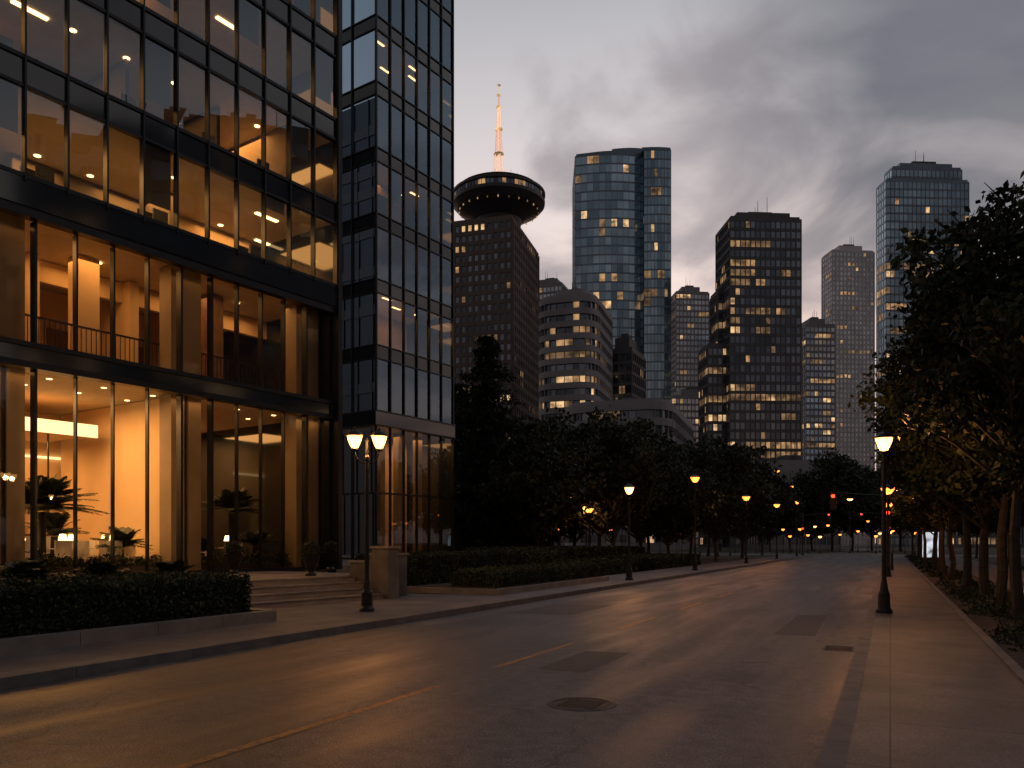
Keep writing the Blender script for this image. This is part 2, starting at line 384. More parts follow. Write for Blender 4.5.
for s0 in np.arange(1,12.2,1.4):
    s1=min(s0+1.39,12.4); k.box(-11.12,-10.86,s0,s1,.12,.33,M['step']); 
k.box(-14.2,-11.12,12.15,12.4,.12,.33,M['step']); k.box(-14.2,-11.12,1,12.15,.12,.29,M['soil']); k.obj('planter_kerb',rz=RZ)
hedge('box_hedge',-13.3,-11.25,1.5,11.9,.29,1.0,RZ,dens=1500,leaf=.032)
k=MB(); k.box(-11.6,-10.6,0.9,4.6,.125,.25,M['step']); k.obj('planter_border',rz=RZ)
k=MB(); k.box(-13.6,-10.3,20.9,31,.12,.3,M['step']); k.box(-13.4,-10.5,21.1,30.8,.28,.32,M['soil']); k.obj('planter_kerb',rz=RZ)
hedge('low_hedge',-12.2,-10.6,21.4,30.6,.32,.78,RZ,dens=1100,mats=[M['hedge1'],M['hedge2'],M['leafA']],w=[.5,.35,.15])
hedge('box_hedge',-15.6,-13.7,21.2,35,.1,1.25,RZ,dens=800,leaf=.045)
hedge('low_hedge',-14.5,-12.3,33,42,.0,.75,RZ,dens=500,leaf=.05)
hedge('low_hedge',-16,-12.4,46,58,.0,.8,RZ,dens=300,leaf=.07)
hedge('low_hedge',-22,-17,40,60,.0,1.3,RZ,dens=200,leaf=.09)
def ground_cover(name,x0,x1,y0,y1,z,n,leaf,rz):
    global rng; rng=np.random.default_rng(int(y0*7+3)); mb=MB()
    nc=int(n/60); cc=np.stack([rng.uniform(x0+.15,x1-.15,nc),rng.uniform(y0,y1,nc)],1); idx=rng.integers(0,nc,n); rad=rng.uniform(.05,.30,nc)[idx]
    dxy=rng.normal(size=(n,2)); 
    c=np.zeros((n,3)); c[:,:2]=cc[idx]+dxy*rad[:,None]*.6; c[:,0]=np.clip(c[:,0],x0,x1); hgt=np.clip(1-(dxy**2).sum(1)*.35,0,1)*rad; c[:,2]=z+rng.uniform(.2,1,n)*hgt*1.1
    add_leaves(mb,c,leaf,[M['hedge1'],M['leafA'],M['hedge2']],.45,[.4,.5,.1]); return mb.obj(name,rz=rz)
ground_cover('groundcover_plants',1.5,3.4,9.2,34,.12,9000,.04,RZ)
ground_cover('groundcover_plants',1.5,3.4,34,105,.12,7000,.09,RZ)
ground_cover('grass_tufts',6.8,12,8,60,.0,12000,.07,RZ)

def frond_plant(name,loc,h,L,nf,rzn=0,mat=None,trunk=.0,droop=.6,parent=None,z0=0):
    rd=random.Random(int(abs(loc[0]*31+loc[1]*17)*10)+nf); mb=MB(); mat=mat or M['leafA']
    if trunk>0: mb.tube((0,0,0),(0,0,trunk),.12,.09,9,M['bark'])
    for i in range(nf):
        a=2*math.pi*i/nf*2.4+rd.uniform(-.2,.2); el=rd.uniform(.25,1.4); pts=[]
        ln=L*rd.uniform(.8,1.1)
        for j in range(9):
            t=j/8; rr=ln*t*math.cos(el)*(1+.15*t); zz=ln*t*math.sin(el)-droop*ln*.6*t*t
            pts.append(Vector((math.cos(a)*rr,math.sin(a)*rr,trunk+zz+h)))
        side=Vector((-math.sin(a),math.cos(a),0))
        for j in range(8):
            mb.tube(pts[j],pts[j+1],.012,.009,4,mat,False)
            for q in range(4):
                p=pts[j].lerp(pts[j+1],q/4); t=(j+q/4)/8; w=L*.28*math.sin(math.pi*min(1,t*.9+.12))
                f=(pts[j+1]-pts[j]).normalized()
                for sg in (-1,1):
                    tip=p+side*sg*w+f*w*.6+Vector((0,0,-.12*w+rd.uniform(-.03,.03)))
                    mb.poly([p,p+f*.05+side*sg*w*.4,tip,p-f*.018+side*sg*w*.35],mat)
    return mb.obj(name,loc=loc,parent=parent)
M['palm']=pmat('palm_frond',(.030,.046,.020),.5,0,.4,3)
for (o,s,h) in ((-14.2,9.4,1.0),(-14.3,11.0,.9),(-14.6,13.0,.9),(-13.9,7.6,.9)):
    x,y=R(o,s); frond_plant('cycad_plant',(x,y,.75),.05,h,30,mat=M['palm'],droop=.8)

# ------------------------------------------------------------------ street lamps
def lamp_mesh(double,h,bulb,k=1.0):
    mb=MB()
    mb.lathe([(0,0),(.17,0),(.17,.06),(.13,.12),(.12,.42),(.085,.5),(.07,.62),(.052,.75),(.04,h-.75),(.055,h-.72),(.055,h-.66),(.032,h-.62),(.032,h-.5)],14,M['iron'])
    heads=[(-.27,0),(.27,0)] if double else [(0,0)]
    zb=h-.5
    if double:
        for sx in (-1,1):
            pr=Vector((0,0,h-.82))
            for j in range(8):
                t=(j+1)/8; p=Vector((sx*.27*math.sin(t*math.pi/2),0,h-.82+.32*(1-math.cos(t*math.pi/2)))); mb.tube(pr,p,.016,.016,6,M['iron']); pr=p
        mb.lathe([(.03,h-.55),(.02,h-.35),(.035,h-.3),(0,h-.22)],8,M['iron'])
    for hx,hy in heads:
        mb.lathe([(0,zb-.03),(.07,zb-.02),(.08,zb+.02),(.06,zb+.04)],12,M['iron'],(hx,hy,0))
        mb.lathe([(.065*k,zb+.04),(.09*k,zb+.10),(.13*k,zb+.22),(.145*k,zb+.30),(.14*k,zb+.31)],14,bulb,(hx,hy,0))
        for kx in range(6):
            a=kx*math.pi/3+.4; mb.tube((hx+.068*k*math.cos(a),hy+.068*k*math.sin(a),zb+.04),(hx+.148*k*math.cos(a),hy+.148*k*math.sin(a),zb+.31),.006,.006,4,M['iron'])
        mb.lathe([(.17*k,zb+.30),(.175*k,zb+.32),(.12*k,zb+.39),(.05*k,zb+.43),(.02,zb+.49),(0,zb+.54)],14,M['iron'],(hx,hy,0))
    return mb.mesh('street_lamp_body',False),heads,zb
def lamp(x,y,h=4.1,double=False,power=60,amber=False,rz=0,lit=True,z=.128,k=1.0):
    e=empty('street_lamp',(x,y,z),rz)
    me,heads,zb=lamp_mesh(double,h,M['bulb2'] if amber else M['bulb'],k)
    o=bpy.data.objects.new('post_and_lantern',me); COL.objects.link(o); o.parent=e
    if lit:
        for hx,hy in heads: point('lantern_light',e,(hx,hy,zb+.15),power,(1,.33,.07) if amber else (1,.40,.11))
    return e
lamp(*R(-10.55,14.75),h=4.1,double=True,power=115,rz=.15,k=1.15)
lamp(*R(-.12,19.2),h=4.0,power=170,k=1.2)
lamp(*R(-9.7,31.8),h=4.0,power=150,k=1.3)
lamp(*R(-9.9,45),h=5.4,power=190,amber=True,k=1.7)
lamp(5.1,55,h=4.2,power=130,k=1.7)
lamp(9.9,72,h=4.5,power=110,z=0,k=1.8,amber=True)
for o,s,h,am,lt in ((-9.8,62,5.2,True,1),(-9.8,80,5.4,True,1),(-9.8,98,6.5,True,0),(-.1,40,4.2,True,1),(-.1,62,4.5,True,1),(-.1,86,5.0,True,0),(-30,60,4.5,True,1),(-22,75,4.5,True,0),(-36,85,5,False,0),(-40,70,5,True,1),(8,50,4,True,1),(7,75,4.5,False,0),(5,36,4,True,1),(-18,50,4,True,0),(5,56,4,True,0),(11,66,4,True,0),(4.8,80,4,True,0)):
    lamp(*R(o,s),h=h,power=180,amber=am,lit=bool(lt),k=2.0)
for i,(px,Y,h) in enumerate(((777,140,14.5),(792,150,12.5),(850,130,9.0),(718,95,5.2),(735,130,4.5),(756,130,4.6),(815,150,5),(905,120,5),(925,140,5),(800,120,4),(770,150,6),(783,135,4.2),(828,140,5),(868,150,6),(880,140,3.6),(893,150,4.2),(840,150,3.5),(745,110,3.6),(700,110,4.0),(660,100,4.0),(625,95,4.4),(590,90,4.0),(470,80,3.8),(485,95,4.0),(530,90,4.2),(902,150,7),(640,120,5.0),(950,120,4),(760,140,8),(808,130,3.2),(820,125,2.9),(876,125,3),(858,140,4),(790,128,3),(730,100,3.2),(682,90,3.0),(612,80,3.2),(560,76,3.2),(500,70,3.0),(460,72,3.2),(542,84,3.4),(575,96,4),(890,110,3.4),(915,100,3.2))):
    t=(px-512)/800; lamp(t*Y,Y,h=h,power=60,amber=(i%4!=2),lit=False,z=0,k=(3.2 if i in (0,2,3) else 1.9))
# traffic signals at the far junction
def signal(o,s,side,h=5.2):
    x,y=R(o,s); e=empty('traffic_signal',(x,y,.1),RZ); mb=MB()
    mb.tube((0,0,0),(0,0,h),.10,.07,10,M['iron']); mb.tube((0,0,h-.3),(side*3.2,0,h),.06,.04,8,M['iron']); mb.lathe([(0,0),(.2,0),(.2,.1),(.1,.3)],10,M['iron'])
    for hx,hz_ in ((side*3.0,h-.95),(side*.02,2.6)):
        mb.box(hx-.17,hx+.17,-.32,-.08,hz_-.1,hz_+.95,M['iron'])
        for q,mt in enumerate((M['dark'],M['dark'],M['red'])):
            mb.tube((hx,-.33,hz_+.12+q*.3),(hx,-.38,hz_+.12+q*.3),.11,.11,12,mt); mb.tube((hx,-.36,hz_+.23+q*.3),(hx,-.50,hz_+.24+q*.3),.05,.05,6,M['iron'])
    mb.obj('post_and_heads',e)
signal(-9.7,104,1); signal(-.1,104,-1); signal(-.1,52,-1,4.6)

# ------------------------------------------------------------------ glass building (near)
bld=empty('glass_office_building',(P0.x,P0.y,0),BA)
T0=-15.5; T1=10.6; DEP=9.0
st=MB()
F=M['frame']
cols=[4.8-5.05*i for i in range(-0,5)]+[9.5]
cols=[c for c in cols if c>T0]
st.box(T0,T1,.1,DEP,.45,.75,M['ifloor'])
st.box(T0,T1,.12,DEP,6.1,6.55,M['ceil'])
levels=[10.7+2.9*i for i in range(7)]
for z in levels: st.box(T0,T1,-.05,DEP,z-.75,z-.35,M['ceil'])
topz=levels[-1]+1.5
st.box(T0-.1,T1+.1,DEP,DEP+.3,.5,topz,M['dark'])
st.box(T1-.0,T1+.12,-.2,DEP,.5,topz,M['spandrel'])
st.box(T0-.12,T0,-.2,DEP,.5,topz,M['spandrel'])
st.box(T0-.15,T1+.15,-.4,DEP+.3,topz,topz+.4,F)
# rear half of the building, unseen; added so the corner tower reflects dark wall
st.box(T0,T1,DEP+.31,26,.3,topz+5,M['frame'])
for z in levels+[topz,topz+3]: st.box(T0-.05,T1+.06,DEP+.32,26.05,z-.75,z,M['dark'])
for yy in np.arange(DEP+1.5,26,1.5): st.box(T1,T1+.09,yy,yy+.08,.3,topz+5,M['dark'])
st.obj('floors_and_walls',bld)
cp=MB()
for z in levels[:-1]: cp.box(T0+.05,T1-.05,.1,DEP-.02,z-.35,z-.30,M['ofloor'])
cp.box(T0+.05,T1-.05,.2,DEP-.02,6.552,6.60,M['ifloor']); cp.obj('floor_finish',bld)
fr=MB(); gl=MB()
for c in cols:
    fr.box(c+.03,c+.46,.5,1.1,.76,6.08,M['stone']); fr.box(c+.6,c+1.03,.5,1.1,.76,6.08,M['stone']); fr.box(c+.46,c+.6,.6,1.1,.76,6.08,M['dark'])
    fr.box(c+.03,c+1.03,.5,1.1,6.61,9.9,M['stone'])
fr.box(T0,T1+.1,-.22,.119,5.98,6.14,F); fr.box(T0,T1+.1,-.17,.118,6.141,6.5,M['spandrel']); fr.box(T0,T1+.1,-.22,.119,6.501,6.62,F)
fr.box(T0,T1+.1,-.30,.0,9.68,9.9,F)
fr.box(T0,T1+.1,-.34,-.051,9.901,10.6,M['spandrel'])
fr.box(T0,T1+.1,-.02,.1,.74,.84,F)
def pane(mb,x0,x1,z0,z1,y,mat,j=.004,axis='x'):
    a=random.uniform(-j,j);b=random.uniform(-j,j)
    if axis=='x': mb.poly([(x0,y+a,z0),(x1,y+b,z0),(x1,y+b+random.uniform(-j,j)*.5,z1),(x0,y+a+random.uniform(-j,j)*.5,z1)],mat)
    else: mb.poly([(y+a,x0,z0),(y+b,x1,z0),(y+b,x1,z1),(y+a,x0,z1)],mat)
sc=sorted(cols)
for i,c in enumerate(sc):
    a=c+1.06; b=sc[i+1] if i+1<len(sc) else T1
    pane(gl,c+.04,c+1.02,.84,5.98,.05,M['glass_low']); pane(gl,c+.04,c+1.02,6.62,9.68,.05,M['glass_low'])
    for xx in (c,c+1.02): fr.box(xx-.03,xx+.04,-.08,.15,.84,5.98,F); fr.box(xx-.03,xx+.04,-.08,.15,6.62,9.68,F)
    if b-a<1: continue
    n=4; w=(b-a)/n
    for j in range(n):
        x0=a+j*w; x1=x0+w
        pane(gl,x0+.02,x1-.02,.84,5.98,.05,M['glass_low'])
        pane(gl,x0+.02,x1-.02,6.62,9.68,.05,M['glass_low'])
        if j: fr.box(x0-.018,x0+.018,-.03,.12,.84,5.98,F); fr.box(x0-.025,x0+.025,-.05,.14,6.62,9.68,F)
rb=random.Random(77); bl=MB()
mod=1.02; nm=int((T1-T0)/mod)+1
for li,z in enumerate(levels[:-1]):
    g0=z-.02; g1=z+2.08
    for j in range(nm):
        x0=T1-(j+1)*mod; x1=T1-j*mod
        pane(gl,x0+.03,x1-.03,g0,g1,-.3,M['glass_up'],.012)
        pane(fr,x0+.03,x1-.03,g1+.09,g0+2.9-.11,-.31,M['spandrel'],.006)
        if rb.random()<.28:
            hb=rb.choice([.35,.35,.6,1.1,1.6]); bl.poly([(x0+.06,-.12,g1-hb),(x1-.06,-.12,g1-hb),(x1-.06,-.12,g1+.05),(x0+.06,-.12,g1+.05)],M['blind'])
    fr.box(T0,T1+.1,-.36,-.2,g0-.1,g0,F); fr.box(T0,T1+.1,-.36,-.2,g1,g1+.08,F)
    fr.box(T0,T1+.1,-.29,-.2,g1+.09,g0+2.9-.11,M['dark'])
for j in range(nm+1):
    x=T1-j*mod
    fr.box(x-.025,x+.025,-.39,-.19,10.5,topz,F)
fr.box(T1+.02,T1+.2,-.42,.3,.74,topz,F)
fr.obj('facade_frames',bld); gl.obj('window_panes',bld); bl.obj('roller_blinds',bld)

it=MB()
it.box(T0,T1,7.6,7.8,.76,6.08,M['wallwarm'])
it.box(T0,4.6,4.2,7.6,5.1,5.35,M['wallwarm'])
it.box(T0,4.6,4.14,4.19,5.0,5.4,M['cove'])
it.box(T0,9,7.5,7.58,4.55,4.62,M['cove'])
it.box(5.1,5.55,1.3,7.5,.76,6.08,M['wallwarm'])
it.box(6.0,7.5,3.2,3.5,.76,6.08,M['wood'])
it.box(7.2,7.5,3.5,7.5,.76,6.08,M['wood'])
it.box(2.1,2.45,5.2,6.0,.76,5.08,M['wood']); it.box(-1.4,-1.0,5.2,6.0,.76,5.08,M['wood'])
for x in (-5,-2.6,.1,1.2,3.3): it.box(x,x+.06,7.5,7.58,.76,4.5,M['wood'])
for x in np.arange(.3,4.4,.8): it.box(x-.02,x+.02,5.0,5.05,.76,5.08,M['rail'])
it.box(-3,4.4,5.0,5.06,3.0,3.06,M['rail'])
for x in np.arange(-3.5,4.2,1.1):
    for zz in (1.5,2.2,2.9): it.box(x,x+.9,7.3,7.59,zz,zz+.04,M['wood'])
    for q in range(5): it.box(x+.1+q*.16,x+.2+q*.16,7.35,7.5,1.54,1.54+.2+.05*(q%3),random.choice([M['dark'],M['white'],M['wood']]))
it.box(8.2,9.2,7.52,7.59,2.2,3.8,M['wood'])
it.box(.6,3.4,4.0,4.5,.76,1.85,M['white']); it.box(.5,3.5,3.95,4.55,1.85,1.92,M['wood'])
it.box(8.0,9.4,5.0,5.6,.76,1.8,M['wood'])
for (x,y) in ((1.3,1.9),(2.6,2.3),(3.8,1.8),(0.3,2.9),(4.2,3.0),(3.3,3.2),(-1.2,2.0),(-2.6,3.0),(8.3,2.6)):
    it.lathe([(0,.0),(.22,.0),(.03,.04),(.03,.70),(.42,.71),(.42,.74),(0,.74)],14,M['white'],(x,y,.76))
    it.lathe([(.03,.74),(.05,.78),(.02,.86),(.02,.95),(.12,.96),(.08,1.14),(.0,1.15)],10,M['down'],(x,y,.76))
    for a in (0.3,2.4,4.4):
        cx=x+.75*math.cos(a); cy=y+.75*math.sin(a)
        it.box(cx-.22,cx+.22,cy-.22,cy+.22,1.18,1.25,M['white']); it.box(cx-.22,cx+.22,cy+.2,cy+.26,1.25,1.72,M['white'])
        for lx in (-.2,.18):
            for ly in (-.2,.18): it.box(cx+lx,cx+lx+.025,cy+ly,cy+ly+.025,.76,1.18,M['rail'])
it.obj('lobby_interior',bld)
dl=MB()
for x in np.arange(T0+.8,T1-.4,1.5):
    for y in (1.4,2.8):
        dl.lathe([(0,6.085),(.07,6.085),(.08,6.095)],10,M['down'],(x,y,0))
for x in np.arange(-6,T1-.5,2.4): dl.lathe([(0,9.9),(.07,9.9),(.08,9.91)],10,M['down'],(x,2.2,0))
dl.obj('light_fittings',bld)
ga=MB()
ga.box(T0,T1,6.2,6.4,6.6,9.92,M['wallwarm'])
for x in (-5,-.5,2.0,5.0,7.6): ga.box(x,x+.3,3.0,6.2,6.6,9.92,M['wallwarm'])
ga.box(2.9,3.5,2.0,2.6,6.6,9.92,M['wallwarm']); ga.box(7.2,7.7,2.0,2.6,6.6,9.92,M['wood'])
ga.box(T0,T1,1.2,1.25,7.62,7.67,M['rail'])
for x in np.arange(T0,T1,.14): ga.box(x,x+.015,1.21,1.235,6.6,7.62,M['rail'])
ga.box(T0,T1,3.4,3.6,9.3,9.92,M['wallwarm'])
for x in (.4,1.5,4.0,6.6,8.4): ga.box(x,x+.7,6.12,6.19,6.6,8.7,M['wood'])
ga.obj('gallery_interior',bld)
for x in (-12,-5): area('ceiling_light',bld,(x,3.2,5.9),4,4,120)
for x in (.2,2.8): area('ceiling_light',bld,(x,3.0,5.9),2.0,3,260)
area('ceiling_light',bld,(1.6,6.4,4.9),4.5,1.4,230)
area('ceiling_light',bld,(6.6,1.9,5.9),1.6,1.6,50); area('ceiling_light',bld,(9.0,5.6,5.9),2.0,2.5,140)
area('column_fill_light',bld,(-2.5,.3,5.95),15,.2,30); area('column_fill_light',bld,(7.7,.3,5.95),5.6,.2,14); area('column_fill_light',bld,(-2.4,.3,9.6),25,.2,18)  # added strips without fittings, to brighten the stone column fronts
for x,p in ((-8,50),(.8,62),(3.4,55),(6.5,30),(9,36)): area('ceiling_light',bld,(x,2.0,9.8),1.6,2.2,p,(1,.45,.13))
uf=MB(); rr=random.Random(3)
for li,z in enumerate(levels[:-1]):
    fz=z-.30; cz=z+2.13
    x=T0
    while x<T1:
        wv=rr.choice([2.04,3.06,4.08]); wv=min(wv,T1-x)
        dd=rr.choice([3.6,4.6,5.6,7.5]); uf.box(x,x+wv-.01,dd,dd+.1,fz,cz,rr.choice([M['owall'],M['owall'],M['odark'],M['wood'],M['wallwarm']]))
        if rr.random()<.8: uf.box(x-.06,x+.06,rr.choice([.3,1.2,2.2]),8,fz,cz,rr.choice([M['owall'],M['odark']]))
        if rr.random()<.6: uf.box(x+.4,x+1.3,dd-.45,dd-.01,fz,fz+rr.choice([1.1,1.9]),rr.choice([M['dark'],M['wood']]))
        if rr.random()<.5: uf.box(x+.5,x+1.4,dd-.03,dd-.005,fz+1.2,fz+1.8,rr.choice([M['dark'],M['white']]))
        x+=wv
    x=T0+.5
    while x<T1-1:
        uf.box(x,x+1.3,1.0,1.7,fz+.70,fz+.74,M['white']); uf.box(x+.05,x+.1,1.05,1.65,fz,fz+.70,M['dark']); uf.box(x+1.2,x+1.25,1.05,1.65,fz,fz+.70,M['dark'])
        uf.box(x+.35,x+.9,1.3,1.33,fz+.80,fz+1.15,M['dark']); uf.box(x+.6,x+.66,1.3,1.33,fz+.74,fz+.8,M['dark'])
        uf.box(x+.4,x+.85,.55,.62,fz+.45,fz+1.0,M['dark']); uf.box(x+.4,x+.85,.35,.8,fz+.42,fz+.47,M['dark']); uf.tube((x+.62,.6,fz),(x+.62,.6,fz+.42),.03,.03,6,M['dark'])
        x+=rr.uniform(2.0,3.4)
    for x in np.arange(T0+1,T1-.5,1.53):
        for yy in (1.2,3.2):
            q=rr.random()
            if q<.22: uf.box(x,x+.9,yy,yy+.14,cz-.02,cz+.03,M['down'])
            elif q<.5: uf.lathe([(0,cz),(.09,cz),(.1,cz+.02)],8,M['down'],(x,yy,0))
    if li<4:
        pw=(110,95,42,24)[li]
        for x,sx in ((-8,5),(-1.2,2.2),(2.0,2.2),(5.4,2.4),(8.8,2.2)):
            p=pw*rr.choice([.35,.8,1.1,1.5]);  area('ceiling_light',bld,(x,2.4,cz-.1),sx,2.2,p,(1,.47,.14))
uf.obj('office_fitout',bld)
def Bp(t,y,z): x,yy=B(t,y); return (x,yy,z)
for t,y,h,L,n,tr in ((1.75,1.7,.3,1.5,60,1.35),(3.9,1.6,.2,.95,30,.35),(.7,1.6,.15,.8,22,.2),(2.9,3.4,.2,1.1,22,.7),(7.9,1.8,.3,1.25,40,1.5),(8.7,1.6,.2,.9,24,.4),(-2.2,1.6,.3,1.3,28,1.2),(6.6,1.6,.2,.7,22,.2)):
    pl=empty('potted_palm',Bp(t,y,.76)); mb=MB(); mb.lathe([(0,0),(.22,0),(.30,.45),(.27,.45),(.25,.40),(0,.40)],16,M['dark']); mb.obj('pot',pl)
    o=frond_plant('fronds',(0,0,.38),h*.2,L,n,mat=M['palm'],trunk=tr,droop=.6,parent=pl)
k=MB(); k.box(.9,4.7,.65,1.05,.76,1.0,M['dark']); k.box(6.0,9.4,.65,1.05,.76,1.0,M['dark']); k.obj('indoor_planter_box',bld)
def bush(name,t,y,z,r,n,leaf=.05):
    global rng; rng=np.random.default_rng(int(t*100)%997); mb=MB()
    g=rng.normal(size=(n,3)); g/=np.linalg.norm(g,axis=1)[:,None]; g*=(rng.uniform(.2,1,n)**.5)[:,None]*r; g[:,2]=np.abs(g[:,2])*1.1; g+=rng.normal(size=(n,3))*.04
    add_leaves(mb,g,leaf,[M['palm'],M['hedge1'],M['leafA']],.45,[.4,.3,.3])
    for q in range(6): mb.tube((0,0,-.05),(random.uniform(-.5,.5)*r,random.uniform(-.5,.5)*r,r*.8),.012,.005,4,M['bark'],False)
    return mb.obj(name,loc=Bp(t,y,z))
for i in range(9): bush('shrub',1.1+i*.42,.85,1.0,random.uniform(.16,.42),300)
for i in range(7): bush('shrub',6.2+i*.5,.85,1.0,random.uniform(.2,.4),260)

te=MB(); te.box(-20,8.2,-4.6,0.09,-.01,.74,M['terr']); te.box(8.2,31,3,30,-.01,.735,M['terr']); te.box(10.75,31,.0,2.99,-.01,.3,M['grass']); te.obj('terrace',loc=(P0.x,P0.y,0),rz=BA)
sp=MB()
for i in range(4):
    sp.box(2.6,6.95,-4.6-(.36*(4-i)),-4.6-(.36*(3-i)) if i<3 else -4.601,.10,.13+.152*(i+1)-.03,M['step'])
    sp.box(2.6,6.95,-4.6-(.36*(4-i))-.025,-4.6-(.36*(3-i))-.028,.13+.152*(i+1)-.029,.13+.152*(i+1),M['terr'])
sp.obj('entrance_steps',loc=(P0.x,P0.y,0),rz=BA)
M['stone2']=pmat('pedestal_granite',(.10,.095,.09),.65,0,.3,2.5,bump=.2,bscale=30,det=5)
pd=MB(); pd.box(7.0,7.45,-6.15,-5.55,.1,1.5,M['stone2']); pd.box(6.96,7.49,-6.19,-5.51,1.5,1.57,M['step']); pd.box(7.05,7.40,-5.5,-4.65,.1,1.1,M['stone2']); pd.box(7.01,7.44,-5.49,-4.62,1.1,1.16,M['step'])
pd.box(7.8,8.5,-5.5,-4.7,.1,1.3,M['stone2']); pd.box(7.76,8.54,-5.54,-4.66,1.3,1.36,M['step']); pd.obj('stone_pedestal_wall',loc=(P0.x,P0.y,0),rz=BA)
for t,y in ((6.2,-4.0),(5.9,-1.0),(9.7,-1.0)):
    ur=empty('planter_urn',Bp(t,y,.74)); mb=MB(); mb.lathe([(0,0),(.16,0),(.16,.05),(.10,.12),(.20,.35),(.25,.55),(.27,.58),(.24,.58),(.2,.5),(0,.5)],16,M['iron']); mb.obj('urn',ur)
    mb=MB(); rng=np.random.default_rng(4); n=500; gg=rng.normal(size=(n,3)); gg/=np.linalg.norm(gg,axis=1)[:,None]; gg*=(rng.uniform(.2,1,n)**.5)[:,None]*.27; gg[:,2]+=.72
    add_leaves(mb,gg,.045,[M['hedge1'],M['leafA']],.5,[.5,.5]); mb.obj('foliage',ur)

# ------------------------------------------------------------------ second glass tower
C=(-7.34,43.1)
tw=empty('glass_corner_tower',(C[0],C[1],0),BA)
W=6.6; D2=14; base=.74; g0=8.0
fh=3.55; nf=11
a=MB(); pn=MB()
TOP=g0+.8+fh*nf
a.box(.1,W,.1,D2,.5,.76,M['ifloor'])
a.box(.08,W-.08,.08,D2,g0,g0+.8,M['dark'])
a.box(-.12,W+.1,-.12,D2,g0+.05,g0+.75,M['spandrel'])
a.box(-.16,W+.14,-.16,D2,g0+.751,g0+.83,F); a.box(-.16,W+.14,-.16,D2,g0-.03,g0+.049,F)
a.box(3.6,4.0,3.6,D2,.76,g0-.01,M['wallwarm']); a.box(4.0,W-.1,3.6,3.9,.76,g0-.01,M['wallwarm'])
a.box(3.6,4.0,3.6,D2,g0+.81,TOP,M['owall']); a.box(4.0,W-.1,3.6,3.9,g0+.81,TOP,M['owall'])
for xx in (1.6,3.1,4.8): a.box(xx,xx+.4,1.2,1.6,.76,g0-.01,M['stone'])
for yy in (4,7.5,11): a.box(1.2,1.6,yy,yy+.4,.76,g0-.01,M['stone'])
a.box(W,W+.1,.0,D2,.76,TOP,M['spandrel'])
nx=6; mw=W/nx; ny=8; mh=D2/ny; rt=random.Random(8)
for kf in range(nf):
    z=g0+.8+kf*fh
    a.box(.02,W-.02,.02,D2,z+fh-.45,z+fh-.02,M['ceil'])
    for q in range(3):
        yy=rt.uniform(1,10); a.box(.3,3.5,yy,yy+.12,z,z+fh-.46,rt.choice([M['odark'],M['owall'],M['dark']]))
    for q in range(5): xx=rt.uniform(.5,3); yy=rt.uniform(.6,9); a.box(xx,xx+.7,yy,yy+.5,z,z+rt.choice([.8,1.2,1.9]),M['dark'])
    for q in range(4): xx=rt.uniform(.6,5.5); yy=rt.uniform(.6,2.8); a.box(xx,xx+.7,yy,yy+.12,z+fh-.48,z+fh-.44,M['down'] if kf in (1,3,5) else M['white'])
    for j in range(nx):
        pane(pn,j*mw+.02,(j+1)*mw-.02,z+.05,z+fh-.75,0,M['glass_tw'],.014)
        pane(a,j*mw+.02,(j+1)*mw-.02,z+fh-.7,z+fh,-.004,M['spandrel'],.004)
        if rt.random()<.25: hb=rt.uniform(.4,1.8); a.poly([(j*mw+.05,.12,z+fh-.7-hb),((j+1)*mw-.05,.12,z+fh-.7-hb),((j+1)*mw-.05,.12,z+fh-.7),(j*mw+.05,.12,z+fh-.7)],M['blind'])
    for j in range(ny):
        pane(pn,j*mh+.02,(j+1)*mh-.02,z+.05,z+fh-.75,0,M['glass_tw'],.014,'y')
        pane(a,j*mh+.02,(j+1)*mh-.02,z+fh-.7,z+fh,-.004,M['spandrel'],.004,'y')
    for zz in (z+fh-.75,z+fh-.01):
        a.box(-.07,W,-.07,.03,zz,zz+.055,F); a.box(-.07,.03,.03,D2,zz,zz+.055,F)
for j in range(nx+1): a.box(j*mw-.035,j*mw+.035,-.1,.05,base,TOP,F)
for j in range(1,ny+1): a.box(-.1,.05,j*mh-.035,j*mh+.035,base,TOP,F)
for zz in (.75,4.3): a.box(-.08,W,-.08,.04,zz,zz+.1,F); a.box(-.08,.04,.04,D2,zz,zz+.1,F)
for j in range(nx):
    for z0,z1 in ((.86,4.3),(4.4,g0-.04)): pane(pn,j*mw+.02,(j+1)*mw-.02,z0,z1,0,M['glass_low'],.006)
for j in range(ny):
    for z0,z1 in ((.86,4.3),(4.4,g0-.04)): pane(pn,j*mh+.02,(j+1)*mh-.02,z0,z1,0,M['glass_low'],.006,'y')
a.box(-.2,W+.2,-.2,D2+.2,TOP,TOP+.6,F); a.box(0,W,D2,D2+.2,.5,TOP,M['dark'])
a.obj('tower_frame',tw); pn.obj('tower_windows',tw)
area('ceiling_light',tw,(2,2,7.8),2.5,2.5,70); area('ceiling_light',tw,(1.7,8,7.8),2.5,5,45); area('ceiling_light',tw,(5.2,1.8,7.8),2,2,50)
for kf,p in ((1,110),(3,100),(2,30),(5,30)):
    z=g0+.8+kf*fh+fh-.55
    area('ceiling_light',tw,(1.8,2.6,z),1.8,3.6,p)
    if kf in (1,): area('ceiling_light',tw,(5,1.8,z),1.6,1.6,p*.4)

